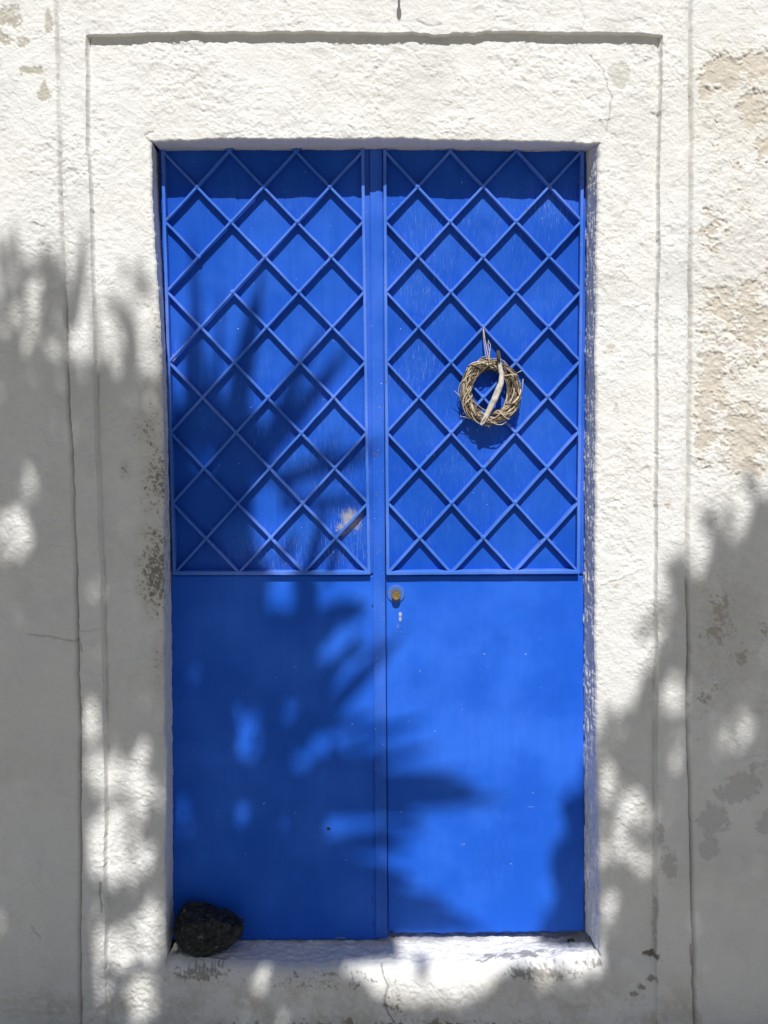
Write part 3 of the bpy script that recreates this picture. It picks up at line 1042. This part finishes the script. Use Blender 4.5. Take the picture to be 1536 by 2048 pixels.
R0 = 52.5 * kx
mb = MB()
for i in range(58):
    a0 = rw.uniform(0, 2 * math.pi)
    span = rw.uniform(2.6, 6.6)
    off = .0185 * rw.random() ** .6
    rad = rw.uniform(.0012, .0025)
    n = 60
    pts = ring_pts(a0, a0 + span, R0 + rw.uniform(-.004, .004), off, rw.uniform(0, 6.28), n, rw.uniform(.0006, .002), rw.choice([1.0, 1.5, 2.2, 3.0, -2.0, -1.4]))
    radii = [rad * (1 - .45 * abs(2 * j / n - 1) ** 3) for j in range(n + 1)]
    if i % 3 == 0:                             # a loose end springs out of the ring
        e = Vector(pts[-1]); d = (e - Vector(pts[-4])).normalized()
        out = (e - wc).normalized()
        for j in range(1, 5):
            e = e + (d * .8 + out * .28 * j * rw.uniform(-.2, 1)).normalized() * .0045
            pts.append(tuple(e)); radii.append(rad * (.75 - .12 * j))
    mb.tube(pts, radii, 6, rw.choice([0, 0, 1, 2, 2]))
mb.build('twig_ring', m_twigs, wreath)
# wrapping twigs round the ring
for (ang, tilt, mi) in ((200, .5, 1), (38, -.6, 1), (118, .7, 2), (255, -.4, 0), (300, .4, 1), (335, .8, 2)):
    a = math.radians(ang)
    mb = MB()
    pts = []
    for j in range(27):
        t = j / 26
        aa = a + tilt * (t - .5) * 1.1
        th = -2.4 + 4.8 * t
        rr = R0 + .0185 * math.sin(th)
        pts.append((wc.x + rr * math.cos(aa) * .94, wc.y - .0175 * math.cos(th) + math.sin(aa) * rr * .10, wc.z + rr * math.sin(aa) * 1.04))
    mb.tube(pts, .0016, 6)
    mb.build('binding_twig', m_twigs[mi], wreath)
# loose side shoots
for (p, q) in (((908, 781), (922, 797)), ((920, 832), (940, 838)), ((1042, 792), (1046, 758)), ((1030, 748), (1044, 741)), ((925, 828), (936, 820)), ((1002, 842), (1014, 826)), ((1034, 790), (1044, 796))):
    a, b = Vector(W(p[0], p[1], YW - .004)), Vector(W(q[0], q[1], YW - .001))
    m_ = a.lerp(b, .5) + Vector((.0015, -.001, .001))
    mb = MB()
    mb.tube([a, m_, b], [.0006, .0009, .0012], 5)
    mb.build('loose_shoot', m_twigs[1], wreath)
# driftwood stick threaded through
mb = MB()
sp = [(996, 702, .004, 3.2), (997, 722, .004, 3.8), (1001, 738, .004, 4.6), (1004, 750, .003, 4.9), (1002, 765, .001, 5.6), (995, 782, -.001, 6.4), (989, 800, -.002, 6.4), (980, 818, -.001, 5.8), (972, 832, 0, 5.2), (965, 845, .001, 4.4), (961, 852, .002, 2.6)]
pts, radii = [], []
for i in range(len(sp) - 1):
    for j in range(4):
        t = j / 4
        pv = [sp[i][k] * (1 - t) + sp[i + 1][k] * t for k in range(4)]
        yy = YW - .019 + pv[2]
        pts.append(W(pv[0] + .8 * math.sin(i * 1.7 + j * .4), pv[1], yy))
        radii.append(pv[3] * kx)
mb.tube(pts, radii, 9, 0, True, .75)
mb.build('driftwood_stick', m_drift, wreath)
mb = MB()
mb.tube([W(996, 701, YW - .0185), W(996.5, 712, YW - .020), W(998, 724, YW - .0195)], [.0044, .0050, .0046], 8)
mb.build('dark_stick_end', m_bark_dark, wreath)
# cord looped over the lattice crossing
mb = MB()
mb.tube([W(967, 657, YF - .004), W(970, 680, YF - .007), W(976, 712, YF - .014), W(979, 724, YF - .034)], .0011, 6)
mb.tube([W(966.5, 657, YF - .003), W(967, 676, YF - .002), W(972, 712, YF - .006), W(975, 718, YF - .012)], .0010, 6)
mb.tube([W(975, 716, YF - .012), W(980, 700, YF - .011), W(981, 690, YF - .010), W(977, 680, YF - .009), W(976, 692, YF - .010), W(979, 704, YF - .012), W(979, 718, YF - .030)], .0010, 6)
mb.tube([W(966, 657.5, YF - .0035), W(968, 654, YF - .004), W(970, 657, YF - .002), W(969, 661, YF + .006)], .0011, 6)
mb.build('hanging_cord', m_cord, wreath)

# ------------------------------------------------------------------ black stone on the ledge
YS = 0.045
pts_ = [(376, 1801, .02), (408, 1804, .03), (462, 1822, .035), (488, 1840, .02), (489, 1853, .0), (483, 1873, -.01), (456, 1897, -.02), (420, 1915, -.025),
        (394, 1918, -.025), (368, 1906, -.03), (352, 1884, -.02), (345, 1862, 0), (350, 1838, .01),
        (374, 1850, -.05), (432, 1842, -.045), (468, 1852, -.034), (440, 1880, -.05), (392, 1896, -.052), (362, 1878, -.042),
        (400, 1826, .045), (460, 1848, .045), (440, 1890, .04), (370, 1880, .04)]
bm = bmesh.new()
for (px, py, dy) in pts_:
    q = W(px, py, YS + dy)
    bm.verts.new(q)
g = bmesh.ops.convex_hull(bm, input=bm.verts)
bmesh.ops.delete(bm, geom=[e for e in g['geom_interior'] if isinstance(e, bmesh.types.BMVert)], context='VERTS')
loose = [v for v in bm.verts if not v.link_faces]
bmesh.ops.delete(bm, geom=loose, context='VERTS')
bmesh.ops.triangulate(bm, faces=bm.faces)
for _ in range(4):
    bmesh.ops.subdivide_edges(bm, edges=bm.edges, cuts=1, use_grid_fill=True)
bm.normal_update()
from mathutils import noise as mnoise
for v in bm.verts:
    p = v.co
    n_ = mnoise.fractal(p * 26, 1.0, 2.0, 4) * .0022 + mnoise.fractal(p * 95, 1.0, 2.0, 3) * .0020
    n_ -= .008 * max(0, mnoise.noise(p * 42 + Vector((3, 1, 7))) - .30)
    v.co = p + v.normal * n_
me = bpy.data.meshes.new('black_stone')
bm.to_mesh(me)
bm.free()
stone = link('black_stone', me, m_stone)
tag(stone, 'angular black lava stone resting on the threshold against the door', 'stone')

bm = bmesh.new()
bmesh.ops.create_icosphere(bm, subdivisions=3, radius=.0085)
pc = Vector(W(351, 1893, .022))
for v in bm.verts:
    v.co = Vector((v.co.x * .75, v.co.y * .8, v.co.z * 1.25)) * (1 + .2 * mnoise.noise(v.co * 120)) + pc
me = bpy.data.meshes.new('pebble')
bm.to_mesh(me)
bm.free()
for p in me.polygons:
    p.use_smooth = True
tag(link('pebble', me, m_pebble), 'tiny pale pebble wedged between jamb and black stone', 'pebble')

# weed sprouting from the gap under the right leaf
wd = Vector(W(1143, 1883, .088))
weed = empty('weed', wd, 'tiny green weed sprouting under the sunlit door leaf', 'weed')
rwd = random.Random(3)
for i in range(7):
    a = rwd.uniform(-1.2, 1.2)
    L = rwd.uniform(.008, .017)
    d = Vector((math.sin(a), -.5 * rwd.random(), math.cos(a) * .7)).normalized()
    s = d.cross(Vector((0, 1, 0))).normalized() * L * .32
    mb = MB()
    f_ = Vector((0, .0016, 0))
    mb.add([wd, wd + d * L * .5 + s, wd + d * L, wd + d * L * .5 - s, wd + d * L * .5 + f_], [(0, 1, 4), (1, 2, 4), (2, 3, 4), (3, 0, 4)])
    mb.build('leaf', m_weed, weed)

# iron peg that sticks out of the wall above the surround and throws the short straight shadow
tip = Vector(W(798, 36, -.021))
Lp = .10
root = Vector((tip.x, -.01, tip.z + Lp * math.tan(SUN_EL)))
mb = MB()
mb.tube([root, root + Vector((0, -Lp + .012, 0))], .0034, 8)
mb.tube([root + Vector((0, -Lp + .012, 0)), root + Vector((0, -Lp + .008, 0)), root + Vector((0, -Lp, 0)), root + Vector((0, -Lp - .006, 0)), root + Vector((0, -Lp - .010, 0))], [.0034, .0056, .0066, .0056, .003], 10)
peg = mb.build('iron_peg', m_dark)
tag(peg, 'round-ended iron peg above the lintel, casting a short straight shadow', 'peg')

# ------------------------------------------------------------------ the trees across the lane (behind the camera) that shade the wall
TAN = math.tan(SUN_EL)


def from_door(px, py):
    """sun ray that ends on the door sheet at (px,py), expressed as the photograph point where it pierces the plane y=0"""
    x, _, z = W(px, py, YP)
    z0 = z + YP * TAN
    return 768 + x / k0, HOR + (EYE - z0) / k0


def to_door(px, py):
    x, _, z = W(px, py, 0)
    k = (CAM_D + YP) / FPX
    return 768 + x / k, HOR + (EYE - (z - YP * TAN)) / k


def up_ray(px, py, t):
    x, y, z = W(px, py, 0)
    return np.array([x, y, z]) + S * t


def inside(poly, x, y):
    r = False
    j = len(poly) - 1
    for i in range(len(poly)):
        xi, yi = poly[i]
        xj, yj = poly[j]
        if (yi > y) != (yj > y) and x < (xj - xi) * (y - yi) / (yj - yi) + xi:
            r = not r
        j = i
    return r


WALL_L = [(-500, 560), (0, 575), (60, 620), (130, 590), (185, 730), (250, 755), (335, 745), (335, 2300), (-500, 2300)]
DOOR_L = [(300, 830), (440, 800), (500, 830), (545, 900), (520, 960), (500, 1010), (500, 1100), (540, 1150), (630, 1160), (630, 1290), (585, 1420), (600, 1500), (760, 1520), (760, 1590), (640, 1640), (640, 1700), (700, 1740), (755, 1800), (790, 1880), (790, 2000), (300, 2000)]
DOOR_R = [(1230, 1590), (1135, 1600), (1130, 1640), (1152, 1680), (1108, 1705), (1104, 1760), (1122, 1790), (1070, 1890), (1230, 1900)]
WALL_R = [(1560, 1000), (1500, 1040), (1465, 1110), (1425, 1075), (1415, 1150), (1345, 1165), (1330, 1240), (1315, 1310), (1290, 1370), (1260, 1440), (1215, 1490), (1210, 1960), (1060, 2000), (1030, 2300), (2100, 2300), (2100, 800)]
FOOT2 = [(690, 2018), (880, 2030), (1000, 2000), (1015, 1950), (1060, 1940), (1100, 2300), (690, 2300)]
FOOT = [(330, 1900), (690, 1920), (730, 1985), (760, 2040), (790, 2300), (330, 2300)]
HOLES = [(38, 1070, 27, 33), (28, 1114, 18, 22), (190, 1455, 18, 32), (135, 1540, 25, 52), (215, 1550, 34, 40), (283, 1583, 22, 28), (245, 1640, 34, 26),
         (190, 1690, 48, 34), (130, 1740, 30, 26), (270, 1715, 36, 32), (220, 1745, 56, 18), (145, 1842, 24, 24), (178, 1846, 14, 16), (265, 1880, 56, 26),
         (308, 1845, 26, 26), (215, 1925, 44, 30), (118, 1945, 22, 36), (160, 1995, 50, 56), (290, 2000, 20, 40),
         (760, 1905, 36, 18), (1345, 1400, 20, 36), (1345, 1505, 18, 32), (1460, 1475, 30, 30), (1208, 1565, 16, 28), (1255, 1610, 24, 30),
         (1230, 1690, 34, 34), (1208, 1830, 20, 44), (1300, 1640, 14, 16), (1290, 1730, 14, 18), (60, 980, 14, 16), (90, 1010, 12, 14), (130, 1370, 10, 12), (170, 700, 26, 34), (215, 690, 26, 36), (290, 700, 16, 40)]
DHOLES = [(500, 1465, 13, 21), (585, 1450, 13, 21), (490, 1525, 17, 25), (635, 1490, 20, 28), (480, 1625, 10, 18), (365, 1632, 15, 21), (670, 1620, 13, 18), (721, 1596, 26, 24),
          (720, 1695, 18, 22), (561, 1192, 22, 28), (639, 1403, 16, 22), (405, 915, 12, 36), (510, 978, 16, 10), (538, 1040, 20, 22), (453, 1345, 7, 16), (398, 1355, 7, 14), (475, 1425, 7, 14), (605, 1520, 10, 16), (560, 1640, 7, 12)]


_rh = np.random.default_rng(5)
for _ in range(26):
    HOLES.append((_rh.uniform(110, 325), _rh.uniform(1400, 2010), _rh.uniform(2, 12), _rh.uniform(4, 16)))
for _ in range(14):
    HOLES.append((_rh.uniform(-20, 325), _rh.uniform(780, 1360), _rh.uniform(-7, 0), _rh.uniform(-6, 2)))
for _ in range(12):
    HOLES.append((_rh.uniform(1200, 1420), _rh.uniform(1350, 1960), _rh.uniform(-6, 4), _rh.uniform(-4, 6)))
for _ in range(14):
    HOLES.append((_rh.uniform(340, 720), _rh.uniform(1930, 2060), _rh.uniform(1, 9), _rh.uniform(1, 10)))
for _ in range(12):
    DHOLES.append((_rh.uniform(370, 680), _rh.uniform(1300, 1760), _rh.uniform(-6, 0), _rh.uniform(-4, 4)))


def in_holes(hs, x, y, m):
    for (cx, cy, rx, ry) in hs:
        if ((x - cx) / (rx + m)) ** 2 + ((y - cy) / (ry + m)) ** 2 < 1:
            return True
    return False


def dense(px, py, m):
    """is there foliage in the way of the sun for this point of the wall plane?"""
    if px < 332 or py > 1905 or px > 1196:
        if in_holes(HOLES, px, py, m) and rt.random() > (.09 if px > 1000 else .03):
            return 0
        if px < 332:
            return 1 if inside(WALL_L, px, py) else 0
        if px < 900:
            return 1 if inside(FOOT, px, py) or inside(FOOT2, px, py) else 0
        return 2 if inside(WALL_R, px, py) or inside(FOOT2, px, py) else 0
    dx, dy = to_door(px, py)
    if in_holes(DHOLES, dx, dy, m + 3) and rt.random() > .055:
        return 0
    if inside(DOOR_L, dx, dy):
        return 1
    return 2 if inside(DOOR_R, dx, dy) else 0


def leaf(vs_, fs_, c_, d, n_, L, Wd):
    d = d / np.linalg.norm(d)
    s = np.cross(d, n_)
    s /= (np.linalg.norm(s) + 1e-9)
    u = np.cross(s, d)
    o = len(vs_)
    vs_ += [c_ - d * L * .5, c_ + s * Wd * .5 - d * L * .08 + u * Wd * .12, c_ + d * L * .5, c_ - s * Wd * .5 - d * L * .08 + u * Wd * .12]
    fs_ += [(o, o + 1, o + 2), (o, o + 2, o + 3)]


rt = np.random.default_rng(21)
LV, LF, RV, RF = [], [], [], []
cntL = cntR = 0
for it in range(64000):
    px = rt.uniform(-420, 2000)
    py = rt.uniform(560, 2180)
    L = rt.uniform(.045, .075)
    k = dense(px, py, 13.0)
    if not k:
        continue
    if k == 2 and 1196 < px < 1560 and py < 1960 and rt.random() < .35:
        continue
    if k == 1 and px < 332 and rt.random() > 0.06 + 0.6 * min(1.0, max(0.0, (py - 580) / 330.0)):
        continue
    t = rt.uniform(3.8, 5.6)
    c_ = up_ray(px, py, t)
    d = rt.normal(size=3)
    d[2] -= .3
    n_ = S + .75 * rt.normal(size=3)
    if k == 1:
        leaf(LV, LF, c_, d, n_, L, L * rt.uniform(.42, .6))
        cntL += 1
    else:
        leaf(RV, RF, c_, d, n_, L, L * rt.uniform(.42, .6))
        cntR += 1
# scattered outer sprigs that soften the outline
SPR = [(10, 540, 1), (40, 560, 1), (95, 540, 1), (110, 570, 1), (30, 600, 1), (130, 590, 1), (262, 655, 1), (255, 690, 1), (270, 560, 1),
       (285, 590, 1), (240, 600, 1), (1500, 985, 2), (1440, 1060, 2), (1410, 1050, 2), (1350, 1130, 2), (1340, 1150, 2), (1300, 1250, 2), (1225, 1450, 2), (1205, 1480, 2), (1120, 1960, 2), (1000, 1985, 2), (840, 1935, 2), (880, 2020, 2), (960, 2030, 2), (1080, 1990, 2), (700, 1900, 1)]
for (px, py, k) in SPR:
    for j in range(5):
        q = up_ray(px + rt.normal() * 13, py + rt.normal() * 16, rt.uniform(4.4, 5.6))
        leaf(*((LV, LF) if k == 1 else (RV, RF)), q, rt.normal(size=3), S + .4 * rt.normal(size=3), .06, .028)


def limb(mb, a, b, r0, r1, bend, seed):
    r = random.Random(seed)
    a, b = Vector(a), Vector(b)
    n = 8
    off = Vector((r.uniform(-1, 1), r.uniform(-1, 1), r.uniform(-.3, .5))) * bend
    pts = [a.lerp(b, i / n) + off * math.sin(math.pi * i / n) for i in range(n + 1)]
    mb.tube(pts, [r0 + (r1 - r0) * i / n for i in range(n + 1)], 8)


def tree(base, fork, ends, verts, faces, label, sd):
    e = empty('broadleaf_tree', base, label, 'tree')
    mb = MB()
    limb(mb, base, fork, .13, .09, .12, sd)
    for i, q in enumerate(ends):
        limb(mb, Vector(fork) - Vector((0, 0, .1)), q, .055, .012, .2, sd + i + 1)
    mb.build('trunk', m_trunk, e)
    me = bpy.data.meshes.new('crown')
    me.from_pydata([tuple(v) for v in verts], [], faces)
    link('crown', me, m_leaf, e)
    return e


endsL = [up_ray(x, y, t) for (x, y, t) in ((-200, 900, 5.2), (80, 850, 5.4), (60, 1250, 5.0), (-100, 1500, 5.3), (60, 1800, 5.2), (420, 1300, 5.3), (480, 1720, 5.1))]
tree((-0.95, -4.5, 0), (-0.9, -4.0, 3.9), endsL, LV, LF, 'broadleaf tree whose dappled shade covers the left of the wall', 31)
endsR = [up_ray(x, y, t) for (x, y, t) in ((1650, 1150, 5.3), (1500, 1350, 5.1), (1450, 1650, 5.4), (1800, 1500, 5.2), (1600, 1900, 5.0), (1330, 1900, 5.2))]
tree((1.35, -4.6, 0), (1.25, -4.0, 3.8), endsR, RV, RF, 'broadleaf tree whose dappled shade covers the lower right of the wall', 51)

# yucca with sword leaves: its radiating shadow lies on the left leaf of the door
SW = [  # door-sheet points base -> tip, width in photograph pixels
    ((405, 930), (384, 455), 24), ((385, 900), (372, 640), 22), ((468, 900), (528, 520), 30), ((450, 930), (505, 590), 34), ((420, 900), (418, 700), 18),
    ((520, 900), (655, 640), 22), ((525, 920), (712, 680), 30), ((555, 880), (640, 760), 30), ((545, 965), (775, 895), 26), ((560, 950), (720, 925), 20), ((560, 1012), (750, 1000), 18),
    ((610, 1170), (655, 1000), 24), ((655, 1170), (680, 1060), 18), ((560, 1130), (600, 1060), 20),
    ((560, 1490), (738, 1245), 22), ((560, 1525), (820, 1255), 30), ((590, 1450), (690, 1330), 26), ((600, 1470), (770, 1432), 18), ((600, 1550), (880, 1495), 20),
    ((600, 1585), (960, 1570), 44), ((620, 1590), (1020, 1600), 34), ((640, 1610), (900, 1588), 44), ((640, 1690), (860, 1655), 22), ((640, 1720), (840, 1765), 26),
    ((660, 1760), (985, 1872), 42), ((640, 1800), (900, 1872), 40), ((650, 1690), (830, 1700), 20), ((640, 1240), (740, 1215), 34), ((620, 1300), (690, 1230), 26),
    ((600, 1190), (640, 1250), 40), ((600, 1330), (650, 1240), 40), ((580, 1400), (655, 1320), 34),
    ((690, 1490), (850, 1440), 13), ((640, 1340), (765, 1285), 15), ((660, 1780), (905, 1800), 17), ((700, 1825), (935, 1838), 18), ((690, 1622), (860, 1640), 14), ((560, 1000), (690, 860), 14), ((430, 880), (445, 560), 12), ((600, 1560), (940, 1545), 14)]
WSW = [((60, 680), (30, 450), 16), ((150, 680), (178, 465), 24), ((105, 680), (92, 490), 22), ((258, 790), (268, 630), 34), ((130, 660), (126, 560), 24), ((20, 660), (16, 480), 14), ((205, 760), (182, 560), 12), ((330, 780), (318, 640), 12), ((-40, 700), (-30, 470), 30)]
yv, yf = [], []
rs = np.random.default_rng(77)


def sword(b0, b1, w, t0, t1):
    a, b = up_ray(b0[0], b0[1], t0), up_ray(b1[0], b1[1], t1)
    d = b - a
    s = np.cross(d, S)
    s /= np.linalg.norm(s)
    s = s + 0.25 * rs.normal() * S
    n = 10
    o = len(yv)
    sag = rs.uniform(.01, .05)
    for i in range(n + 1):
        t = i / n
        ww = w * k0 * (0.75 + .5 * math.sin(math.pi * min(t * 1.2, 1) * .6)) * (1 - t ** 2.6) * .5 + .001
        p = a + d * t + S * sag * math.sin(math.pi * t)
        yv.append(p - s * ww); yv.append(p + S * ww * .35); yv.append(p + s * ww)
    for i in range(n):
        for k in range(2):
            q = o + i * 3 + k
            yf.append((q, q + 1, q + 4, q + 3))


for (a, b, w) in SW:
    a0, b0 = from_door(*a), from_door(*b)
    t0 = rs.uniform(3.8, 4.4)
    sword(a0, b0, w, t0, t0 + rs.uniform(-.35, .35))
for (a, b, w) in WSW:
    t0 = rs.uniform(3.8, 4.4)
    sword(a, b, w, t0, t0 + rs.uniform(-.35, .35))
for i in range(110):                            # the rest of the heads, falling inside the deep shade
    hx, hy = ((430, 1010), (540, 1560), (130, 900))[i % 3]
    an = rs.uniform(math.radians(150), math.radians(275))
    L = rs.uniform(120, 260)
    if i % 3 < 2:
        a0, b0 = from_door(hx + rs.normal() * 14, hy + rs.normal() * 14), from_door(hx + L * math.cos(an), hy - L * .7 * math.sin(an))
    else:
        an = rs.uniform(math.radians(190), math.radians(300))
        a0, b0 = (hx + rs.normal() * 16, hy), (hx + L * .5 * math.cos(an), hy - L * .8 * math.sin(an))
    if in_holes(HOLES, b0[0], b0[1], 30) or in_holes(DHOLES, *to_door(*b0), 30) or in_holes(DHOLES, *to_door((a0[0] + b0[0]) / 2, (a0[1] + b0[1]) / 2), 30) or not dense(b0[0], b0[1], 20):
        continue
    t0 = rs.uniform(3.8, 4.4)
    sword(a0, b0, rs.uniform(26, 40), t0, t0 + rs.uniform(-.4, .4))
yb_ = (-0.55, -4.2, 0)
yuc = empty('yucca_tree', yb_, 'yucca with sword leaves whose radiating shadow falls on the shaded door leaf', 'tree')
mb = MB()
hA, hB, hC = up_ray(*from_door(430, 1030), 4.1), up_ray(*from_door(540, 1580), 4.1), up_ray(120, 920, 4.1)
fk = Vector((-.6, -3.9, 3.6))
limb(mb, yb_, fk, .11, .09, .08, 91)
for i, h in enumerate((hA, hB, hC)):
    limb(mb, fk - Vector((0, 0, .08)), h, .07, .05, .12, 95 + i)
mb.build('trunk', m_trunk, yuc)
me = bpy.data.meshes.new('crown')
me.from_pydata([tuple(v) for v in yv], [], yf)
link('crown', me, m_sword, yuc)
